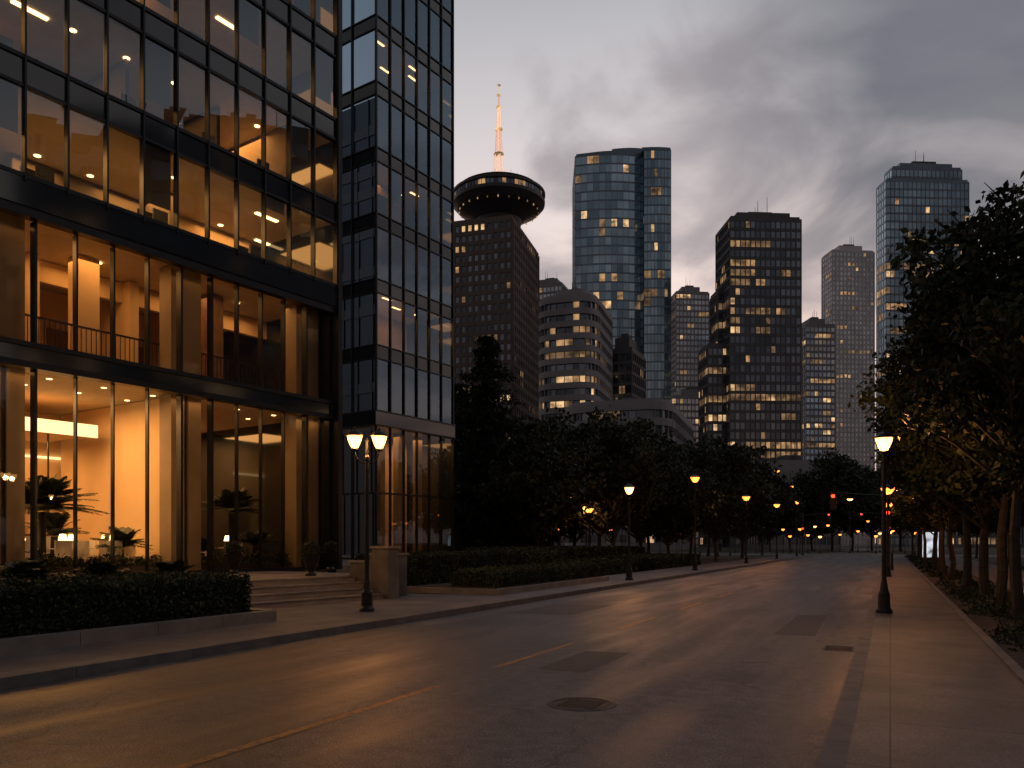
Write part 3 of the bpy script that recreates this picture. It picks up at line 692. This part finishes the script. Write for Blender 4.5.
# ------------------------------------------------------------------ skyline
def gm(name,col,rough=.12,metal=.75,var=.2): return pmat(name,col,rough,metal,var,.08)
G_blue=[gm('tower_glass_blue_a',(.25,.36,.45)),gm('tower_glass_blue_b',(.32,.44,.54)),gm('tower_glass_blue_c',(.19,.28,.36))]
G_dark=[gm('tower_glass_dark_a',(.12,.15,.19)),gm('tower_glass_dark_b',(.17,.205,.26)),gm('tower_glass_dark_c',(.08,.10,.13))]
G_pale=[gm('tower_glass_pale_a',(.34,.39,.46)),gm('tower_glass_pale_b',(.45,.50,.57))]
LIT=[litmat('office_light_dim',(1,.58,.28),.17),litmat('office_light_mid',(1,.56,.25),.36),litmat('office_light_bright',(1,.62,.30),.70)]
BM={'brown':pmat('brown_concrete',(.12,.096,.094),.8,0,.15,.1),'grey':pmat('grey_concrete',(.23,.23,.25),.8,0,.15,.1),
 'dark':pmat('dark_granite',(.078,.082,.098),.5,0,.2,.1),'blue':pmat('blue_mullion',(.13,.19,.25),.35,.5,.15,.1),'pale':pmat('pale_concrete',(.50,.50,.54),.8,0,.1,.1),'roof':pmat('roof_gravel',(.10,.10,.105),.9,0,.3,.2)}
def grow(poly,d):
    cx=sum(p[0] for p in poly)/len(poly); cy=sum(p[1] for p in poly)/len(poly); o=[]
    for p in poly:
        v=Vector((p[0]-cx,p[1]-cy)); l=v.length; v=v*(1+d/l) if l>0 else v; o.append((cx+v.x,cy+v.y))
    return o
def scalep(poly,s):
    cx=sum(p[0] for p in poly)/len(poly); cy=sum(p[1] for p in poly)/len(poly)
    return [(cx+(p[0]-cx)*s,cy+(p[1]-cy)*s) for p in poly]
def tower(name,poly,H,fh,band,mod,pier,G,bandm,pierm,lit,z0=0,proud=.35,roof=.55,seed=1,parent=None,roofh=4,litfloors=()):
    rd=random.Random(seed); mb=MB(); fr=MB()
    e=parent or empty(name)
    n=len(poly); nf=int((H-z0)/fh)
    cx=sum(p[0] for p in poly)/n; cy=sum(p[1] for p in poly)/n
    fl=[lit*rd.choice([.1,.4,.7,1.1,2.4]) for _ in range(nf)]
    for q in litfloors:
        if q<nf: fl[q]=.93
    for i in range(n):
        p=Vector(poly[i]); q=Vector(poly[(i+1)%n]); L=(q-p).length; m=max(1,round(L/mod)); d=(q-p)/m
        nrm=Vector((d.y,-d.x)).normalized()
        if nrm.dot(p-Vector((cx,cy)))<0: nrm=-nrm
        for k in range(nf):
            za=z0+k*fh+band; zb=z0+(k+1)*fh; on=rd.random()<fl[k]; lm=rd.choice(LIT)
            for j in range(m):
                if rd.random()<.5: on=rd.random()<fl[k]; lm=rd.choice([LIT[0],LIT[0],LIT[0],LIT[1],LIT[1],LIT[2]])
                a=p+d*j; b=p+d*(j+1); jt=rd.uniform(-.02,.02)*nrm
                mt=lm if on else rd.choice(G)
                mb.poly([(a.x+jt.x,a.y+jt.y,za),(b.x,b.y,za),(b.x,b.y,zb),(a.x+jt.x,a.y+jt.y,zb)],mt)
        if pier>0:
            tn=d.normalized()*pier/2
            for j in range(m+1):
                a=p+d*j; o=nrm*proud*.8
                pts=[a-tn-nrm*.1,a+tn-nrm*.1,a+tn+o,a-tn+o]
                fr.prism([(t.x,t.y) for t in pts],z0,z0+nf*fh+.3,pierm)
    ring=grow(poly,proud)
    for k in range(nf+1):
        fr.prism(ring,z0+k*fh+.01,z0+k*fh+band-.01,bandm)
    zt=z0+nf*fh
    fr.prism(scalep(poly,.97),zt+band-.02,zt+band+.9,bandm); 
    if roof>0:
        rp_=scalep(poly,roof); fr.prism(rp_,zt+band+.9,zt+band+.9+roofh,bandm); fr.prism(scalep(poly,roof*.45),zt+band+.9+roofh,zt+band+roofh+2.6,BM['roof'])
        ccx=sum(p[0] for p in poly)/n; ccy=sum(p[1] for p in poly)/n
        for q in range(3): ox=rd.uniform(-4,4); oy=rd.uniform(-4,4); fr.tube((ccx+ox,ccy+oy,zt+band+.9+roofh),(ccx+ox,ccy+oy,zt+band+.9+roofh+rd.uniform(4,8)),.15,.08,4,BM['roof'])
    mb.obj('windows',e); fr.obj('storeys_and_frame',e); return e
def rect(pl,pc,pr,D,th):
    tl,tc_,tr=[(p-512)/800 for p in (pl,pc,pr)]; th=math.radians(th); c,s=math.cos(th),math.sin(th)
    cx=tc_*D; w1=(cx-tl*D)/(c+tl*s); w2=(tr*D-cx)/(s-tr*c)
    w2=min(max(w2,12),45)
    Cc=Vector((cx,D)); L=Cc+Vector((-c,s))*w1; Rr=Cc+Vector((s,c))*w2; Bk=L+Rr-Cc
    return [tuple(Cc),tuple(Rr),tuple(Bk),tuple(L)]
def front(pl,pr,D,dep,phi=5):
    tl,tr=(pl-512)/800,(pr-512)/800; ph=math.radians(phi); c,s=math.cos(ph),math.sin(ph)
    A=Vector((tl*D,D)); w=(tr*D-A.x)/(c-tr*s); Bq=A+Vector((c,s))*w; n=Vector((-s,c))*dep
    return [tuple(A),tuple(Bq),tuple(Bq+n),tuple(A+n)]
def hz(y,D): return 1.65+(543-y)/800*D

lk=empty('observation_tower')
tower('x',rect(448,512,538,258,16),hz(216,258),3.3,1.35,2.3,1.0,G_dark[1:],BM['brown'],BM['brown'],.17,seed=4,parent=lk,roof=0)
cx=-.0165*275; cy=275; S=275/800
def zy(y): return 1.65+(543-y)*S
d=MB()
PM=pmat('pod_metal',(.05,.05,.06),.5,.3,.15,.1)
d.lathe([(7,zy(232)),(8,zy(222)),(10.5,zy(217)),(14.2,zy(211)),(15.8,zy(206))],48,PM,(cx,cy,0))
d.lathe([(15.8,zy(206)),(15.9,zy(203))],48,PM,(cx,cy,0))
d.lathe([(15.7,zy(198)),(16.0,zy(197)),(16.0,zy(195)),(13.6,zy(194)),(13.6,zy(191)),(14.0,zy(190.5)),(13,zy(189)),(7,zy(187)),(6,zy(187)),(6,zy(181)),(3,zy(179)),(0,zy(178))],48,PM,(cx,cy,0))
d.obj('observation_pod',lk)
d=MB()
for k_ in range(72):
    a0=2*math.pi*k_/72; a1=2*math.pi*(k_+1)/72; rr_=15.5
    mt=random.choice([LIT[1],LIT[0],G_dark[0],G_dark[1],G_dark[2],G_dark[2]])
    d.poly([(cx+rr_*math.cos(a0),cy+rr_*math.sin(a0),zy(203)),(cx+rr_*math.cos(a1),cy+rr_*math.sin(a1),zy(203)),(cx+rr_*math.cos(a1),cy+rr_*math.sin(a1),zy(198)),(cx+rr_*math.cos(a0),cy+rr_*math.sin(a0),zy(198))],mt)
    d.tube((cx+15.7*math.cos(a0),cy+15.7*math.sin(a0),zy(204)),(cx+15.7*math.cos(a0),cy+15.7*math.sin(a0),zy(197)),.12,.12,4,PM)
    if k_%3==0:
        d.tube((cx+13.6*math.cos(a0),cy+13.6*math.sin(a0),zy(213.6)),(cx+13.6*math.cos(a0),cy+13.6*math.sin(a0),zy(212)),.2,.2,6,LIT[1])
d.obj('pod_windows',lk)
d=MB(); AM=pmat('mast_floodlit_glow',(.7,.6,.55),.6,0,.2,.5,em=(1,.62,.42),ems=.75); AR=pmat('mast_red_floodlit_glow',(.6,.35,.30),.6,0,.2,.5,em=(1,.50,.32),ems=.65)  # floodlighting is put into both mast materials as emission
segs=[(180,155,2.6,1.3),(155,130,1.3,.85),(130,108,.85,.5),(108,96,.3,.22),(96,86,.18,.08)]
for si,(ya,yb,ra,rb_) in enumerate(segs):
    mt=(AM,AR)[si%2]
    if si<3:
        for q in range(4):
            aa=q*math.pi/2+.4; ca,sa=math.cos(aa),math.sin(aa); ab=aa+math.pi/2; cb_,sb=math.cos(ab),math.sin(ab)
            d.tube((cx+ra*ca,cy+ra*sa,zy(ya)),(cx+rb_*ca,cy+rb_*sa,zy(yb)),.16,.14,5,mt)
            for w_ in range(6):
                t0=w_/6;t1=(w_+1)/6; r0=ra+(rb_-ra)*t0; r1=ra+(rb_-ra)*t1
                d.tube((cx+r0*ca,cy+r0*sa,zy(ya+(yb-ya)*t0)),(cx+r1*cb_,cy+r1*sb,zy(ya+(yb-ya)*t1)),.09,.09,4,mt)
        d.tube((cx,cy,zy(ya)),(cx,cy,zy(yb)),.45,.35,6,AM)
    else: d.tube((cx,cy,zy(ya)),(cx,cy,zy(yb)),ra,rb_,6,mt)
    d.tube((cx,cy,zy(yb)),(cx,cy,zy(yb)+.4),rb_+.5,rb_+.5,8,LIT[2])
for q in range(7):
    a_=q*.9; rr_=random.uniform(5,12); d.tube((cx+rr_*math.cos(a_),cy+rr_*math.sin(a_),zy(188)),(cx+rr_*math.cos(a_),cy+rr_*math.sin(a_),zy(random.uniform(172,181))),.12,.05,4,PM)
d.obj('antenna_mast',lk)

def arcpoly(pl,pr,D,bulge,depth,n=12,back=0):
    tl,tr=(pl-512)/800,(pr-512)/800; a=Vector((tl*D,D)); b=Vector((tr*D,D)); b=b*(1+back/D); out=[]
    for i in range(n+1):
        t=i/n; p=a.lerp(b,t); out.append((p.x,p.y-bulge*(1-(2*t-1)**2)))
    out.append((b.x+depth*tr*.9,b.y+depth)); out.append((a.x+depth*tl*.5,a.y+depth)); return out
ct=empty('curved_glass_skyscraper')
tower('x',arcpoly(575,646,345,2.5,30),hz(157,345),3.9,.7,1.9,.14,G_blue,BM['blue'],BM['blue'],.08,proud=.08,seed=8,parent=ct,roof=0)
tower('x',arcpoly(644,671,339,.6,30,4),hz(149,339),3.9,.7,1.9,.14,G_blue[::2],BM['blue'],BM['dark'],.14,proud=.08,seed=9,parent=ct,roof=0)
k=MB(); k.prism(arcpoly(590,647,346,1.8,20,8),hz(157,345),hz(152.5,346),BM['blue']); k.prism(arcpoly(612,647,346.5,1.2,18,6),hz(152.5,346),hz(148.5,346),BM['blue']); k.prism(arcpoly(642,668,341,.4,20,3),hz(149,339),hz(145,339),BM['blue'])
k.obj('crown',ct)
def roundrect(poly,rad,n=6):
    out=[]; m=len(poly)
    for i in range(m):
        p=Vector(poly[i]); a=Vector(poly[i-1]); b=Vector(poly[(i+1)%m]); da=(a-p).normalized(); db=(b-p).normalized()
        p0=p+da*rad; p1=p+db*rad
        for j in range(n+1):
            t=j/n; q=p0*(1-t)**2+p*2*t*(1-t)+p1*t*t; out.append(tuple(q))
    return out
tower('banded_office_block',roundrect(rect(536,594,614,225,18),6),hz(292,225),3.5,1.7,2.0,.12,G_dark,BM['grey'],BM['grey'],.28,proud=.7,seed=12,roof=.6,roofh=3)
tower('banded_office_block',roundrect(rect(560,668,702,172,20),7),hz(408,172),3.4,1.7,1.8,.12,G_dark,BM['grey'],BM['grey'],.28,proud=.7,seed=13,roof=.4,roofh=2)
tower('offscreen_reflected_block',rect(606,632,645,250,26),hz(350,250),3.4,1.0,2,.3,G_dark,BM['dark'],BM['dark'],.16,seed=14)
tower('offscreen_reflected_block',rect(528,562,574,420,20),hz(284,420),3.6,1.2,2,.4,G_pale,BM['grey'],BM['grey'],.05,seed=15)
tower('distant_office_tower',front(676,709,520,16),hz(290,520),3.8,1.3,2.4,.5,G_pale,BM['grey'],BM['grey'],.10,seed=16)
dk=empty('dark_stepped_skyscraper')
tower('x',front(730,801,300,17,3),hz(220,300),3.6,1.2,2.0,.35,G_dark,BM['dark'],BM['dark'],.30,seed=21,parent=dk,roof=.75,roofh=2.2,proud=.3)
tower('x',front(708,732,304,12,3),hz(344,304),3.6,1.2,2.0,.35,G_dark,BM['dark'],BM['dark'],.32,seed=22,parent=dk,roof=0,proud=.3)
tower('x',front(718,732,307,10,3),hz(292,307),3.6,1.2,2.0,.35,G_dark,BM['dark'],BM['dark'],.25,seed=23,parent=dk,roof=0,proud=.3)
tower('distant_office_tower',front(806,835,460,18),hz(326,460),3.7,1.3,2.4,.4,G_pale,BM['grey'],BM['grey'],.28,seed=24)
tower('pale_residential_tower',front(832,874,540,14),hz(252,540),3.3,1.1,2.6,1.0,G_pale,BM['pale'],BM['pale'],.07,seed=25)
bt=empty('tall_blue_skyscraper')
tower('x',front(886,969,385,9,3),hz(176,385),3.9,1.0,2.2,.25,G_blue[::2],BM['blue'],BM['dark'],.13,seed=26,parent=bt,roof=0,proud=.15,litfloors=(34,12))
tower('x',front(892,962,388,7,3),hz(162,388),3.9,1.0,2.2,.25,G_blue[::2],BM['blue'],BM['dark'],.05,z0=hz(176,385)+.5,seed=27,parent=bt,roof=.75,roofh=2,proud=.15)
tower('low_office_block',front(770,840,215,20),hz(464,215),3.4,1.2,2,.3,G_dark,BM['grey'],BM['grey'],.35,seed=28,roofh=2)
tower('offscreen_reflected_block',rect(440,470,500,330,15),hz(380,330),3.4,1.2,2,.3,G_dark,BM['grey'],BM['grey'],.2,seed=29)
tower('offscreen_reflected_block',front(985,1060,300,20),hz(380,300),3.6,1.2,2.2,.3,G_dark,BM['dark'],BM['dark'],.2,seed=30)
tower('distant_office_tower',front(672,722,430,20),hz(395,430),3.6,1.2,2.2,.3,G_pale,BM['grey'],BM['grey'],.2,seed=31)
def blk(x0,x1,y0,y1,H,seed,m='dark'): tower('offscreen_reflected_block',[(x0,y0),(x1,y0),(x1,y1),(x0,y1)],H,3.6,1.3,2.6,.5,G_dark,BM[m],BM[m],.16,seed=seed)  # out-of-view blocks added for dark reflections in the near glass
blk(62,84,-26,-2,27,51); blk(60,82,6,24,44,52,'brown'); blk(66,90,34,52,22,53); blk(110,140,20,60,75,54,'grey'); blk(40,58,-70,-40,36,55)

k=MB(); k.box(-.7,.7,-.12,.12,.0,.5,M['frame']); k.box(-.75,.75,-.13,.13,2.35,2.45,M['frame']); k.box(-.75,-.66,-.13,.13,.5,2.35,M['frame']); k.box(.66,.75,-.13,.13,.5,2.35,M['frame'])
k.box(-.66,.66,-.10,.10,.5,2.35,litmat('light_box_face',(.75,.80,.9),.8,1.5)); k.obj('illuminated_sign_panel',loc=(31.0,59,.1),rz=-.4)
for s in (50,53,56,59):
    x,y=R(.1,s); mb=MB(); mb.lathe([(0,0),(.09,0),(.09,.05),(.06,.1),(.06,.8),(.08,.84),(.05,.92),(0,.95)],12,M['iron']); mb.obj('bollard',loc=(x,y,.128))

# ------------------------------------------------------------------ world
w=bpy.data.worlds.new('World'); scn.world=w; w.use_nodes=True; nt=w.node_tree; nt.nodes.clear(); L=nt.links.new
out=N(nt,'ShaderNodeOutputWorld'); tc=N(nt,'ShaderNodeTexCoord'); sep=N(nt,'ShaderNodeSeparateXYZ'); L(tc.outputs['Generated'],sep.inputs[0])
def math_(op,a,b=None):
    n=N(nt,'ShaderNodeMath',operation=op)
    for i,v in enumerate((a,b)):
        if v is None: continue
        if isinstance(v,(int,float)): n.inputs[i].default_value=v
        else: L(v,n.inputs[i])
    return n.outputs[0]
zc=math_('MAXIMUM',sep.outputs[2],0.0)
den=math_('ADD',zc,.30)
cb=N(nt,'ShaderNodeCombineXYZ'); L(math_('DIVIDE',sep.outputs[0],den),cb.inputs[0]); L(math_('DIVIDE',sep.outputs[1],den),cb.inputs[1]); cb.inputs[2].default_value=1.7
n1=N(nt,'ShaderNodeTexNoise'); n1.inputs['Scale'].default_value=2.6; n1.inputs['Detail'].default_value=6; n1.inputs['Roughness'].default_value=.5; n1.inputs['Distortion'].default_value=.6; L(cb.outputs[0],n1.inputs['Vector'])
rp=N(nt,'ShaderNodeValToRGB'); e=rp.color_ramp.elements
e[0].position=0; e[0].color=(.92,.50,.33,1); e[1].position=1; e[1].color=(.20,.23,.29,1)
for p,c in ((.08,(.90,.55,.42)),(.2,(.86,.62,.55)),(.33,(.82,.69,.65)),(.45,(.64,.59,.60)),(.56,(.44,.44,.47)),(.7,(.30,.31,.36))):
    q=e.new(p); q.color=c4(c)
L(zc,rp.inputs[0])
cm=N(nt,'ShaderNodeMapRange',interpolation_type='SMOOTHSTEP'); cm.inputs['From Min'].default_value=.43; cm.inputs['From Max'].default_value=.63; cm.inputs['To Max'].default_value=.85; L(n1.outputs['Fac'],cm.inputs[0])
mx=N(nt,'ShaderNodeMix',data_type='RGBA'); L(cm.outputs[0],mx.inputs[0]); L(rp.outputs[0],mx.inputs[6]); mx.inputs[7].default_value=(.29,.262,.285,1)
dp=N(nt,'ShaderNodeVectorMath',operation='DOT_PRODUCT'); L(tc.outputs['Generated'],dp.inputs[0]); dp.inputs[1].default_value=Vector((.80,1,.70)).normalized()
bk=N(nt,'ShaderNodeMapRange',interpolation_type='SMOOTHSTEP'); bk.inputs['From Min'].default_value=.91; bk.inputs['From Max'].default_value=1.0; bk.inputs['To Max'].default_value=1.5; L(dp.outputs['Value'],bk.inputs[0])
bkn=math_('MINIMUM',math_('MULTIPLY',bk.outputs[0],math_('ADD',n1.outputs['Fac'],.1)),.85)
mx2=N(nt,'ShaderNodeMix',data_type='RGBA'); L(bkn,mx2.inputs[0]); L(mx.outputs[2],mx2.inputs[6]); mx2.inputs[7].default_value=(.12,.13,.16,1)
dp2=N(nt,'ShaderNodeVectorMath',operation='DOT_PRODUCT'); L(tc.outputs['Generated'],dp2.inputs[0]); dp2.inputs[1].default_value=Vector((.25,1,.1)).normalized()
az=N(nt,'ShaderNodeMapRange'); az.inputs['From Min'].default_value=-.4; az.inputs['From Max'].default_value=1; az.inputs['To Min'].default_value=.28; az.inputs['To Max'].default_value=1.12; L(dp2.outputs['Value'],az.inputs[0])
b1=N(nt,'ShaderNodeBackground'); L(mx2.outputs[2],b1.inputs[0]); L(az.outputs[0],b1.inputs[1])
sk=N(nt,'ShaderNodeTexSky'); sk.sky_type='NISHITA'; sk.sun_disc=False; sk.sun_elevation=math.radians(2); sk.sun_rotation=math.radians(14)
b2=N(nt,'ShaderNodeBackground'); b2.inputs[1].default_value=.05*.2; L(sk.outputs[0],b2.inputs[0])
ad=N(nt,'ShaderNodeAddShader'); L(b1.outputs[0],ad.inputs[0]); L(b2.outputs[0],ad.inputs[1]); L(ad.outputs[0],out.inputs[0])
sl=bpy.data.lights.new('sun','SUN'); sl.energy=.15; sl.angle=math.radians(20); sl.color=(1,.72,.6)
so=bpy.data.objects.new('sun',sl); COL.objects.link(so)
sd=Vector((math.sin(math.radians(14)),math.cos(math.radians(14)),.12)); so.rotation_euler=sd.to_track_quat('Z','Y').to_euler(); so.location=(0,0,60)

cam=bpy.data.cameras.new('camera'); co=bpy.data.objects.new('camera',cam); COL.objects.link(co)
co.location=(0,0,1.65); co.rotation_euler=(math.radians(90),0,0)
cam.sensor_width=36; cam.lens=28.125; cam.shift_y=159/1024; cam.clip_end=6000; cam.clip_start=.05
scn.camera=co
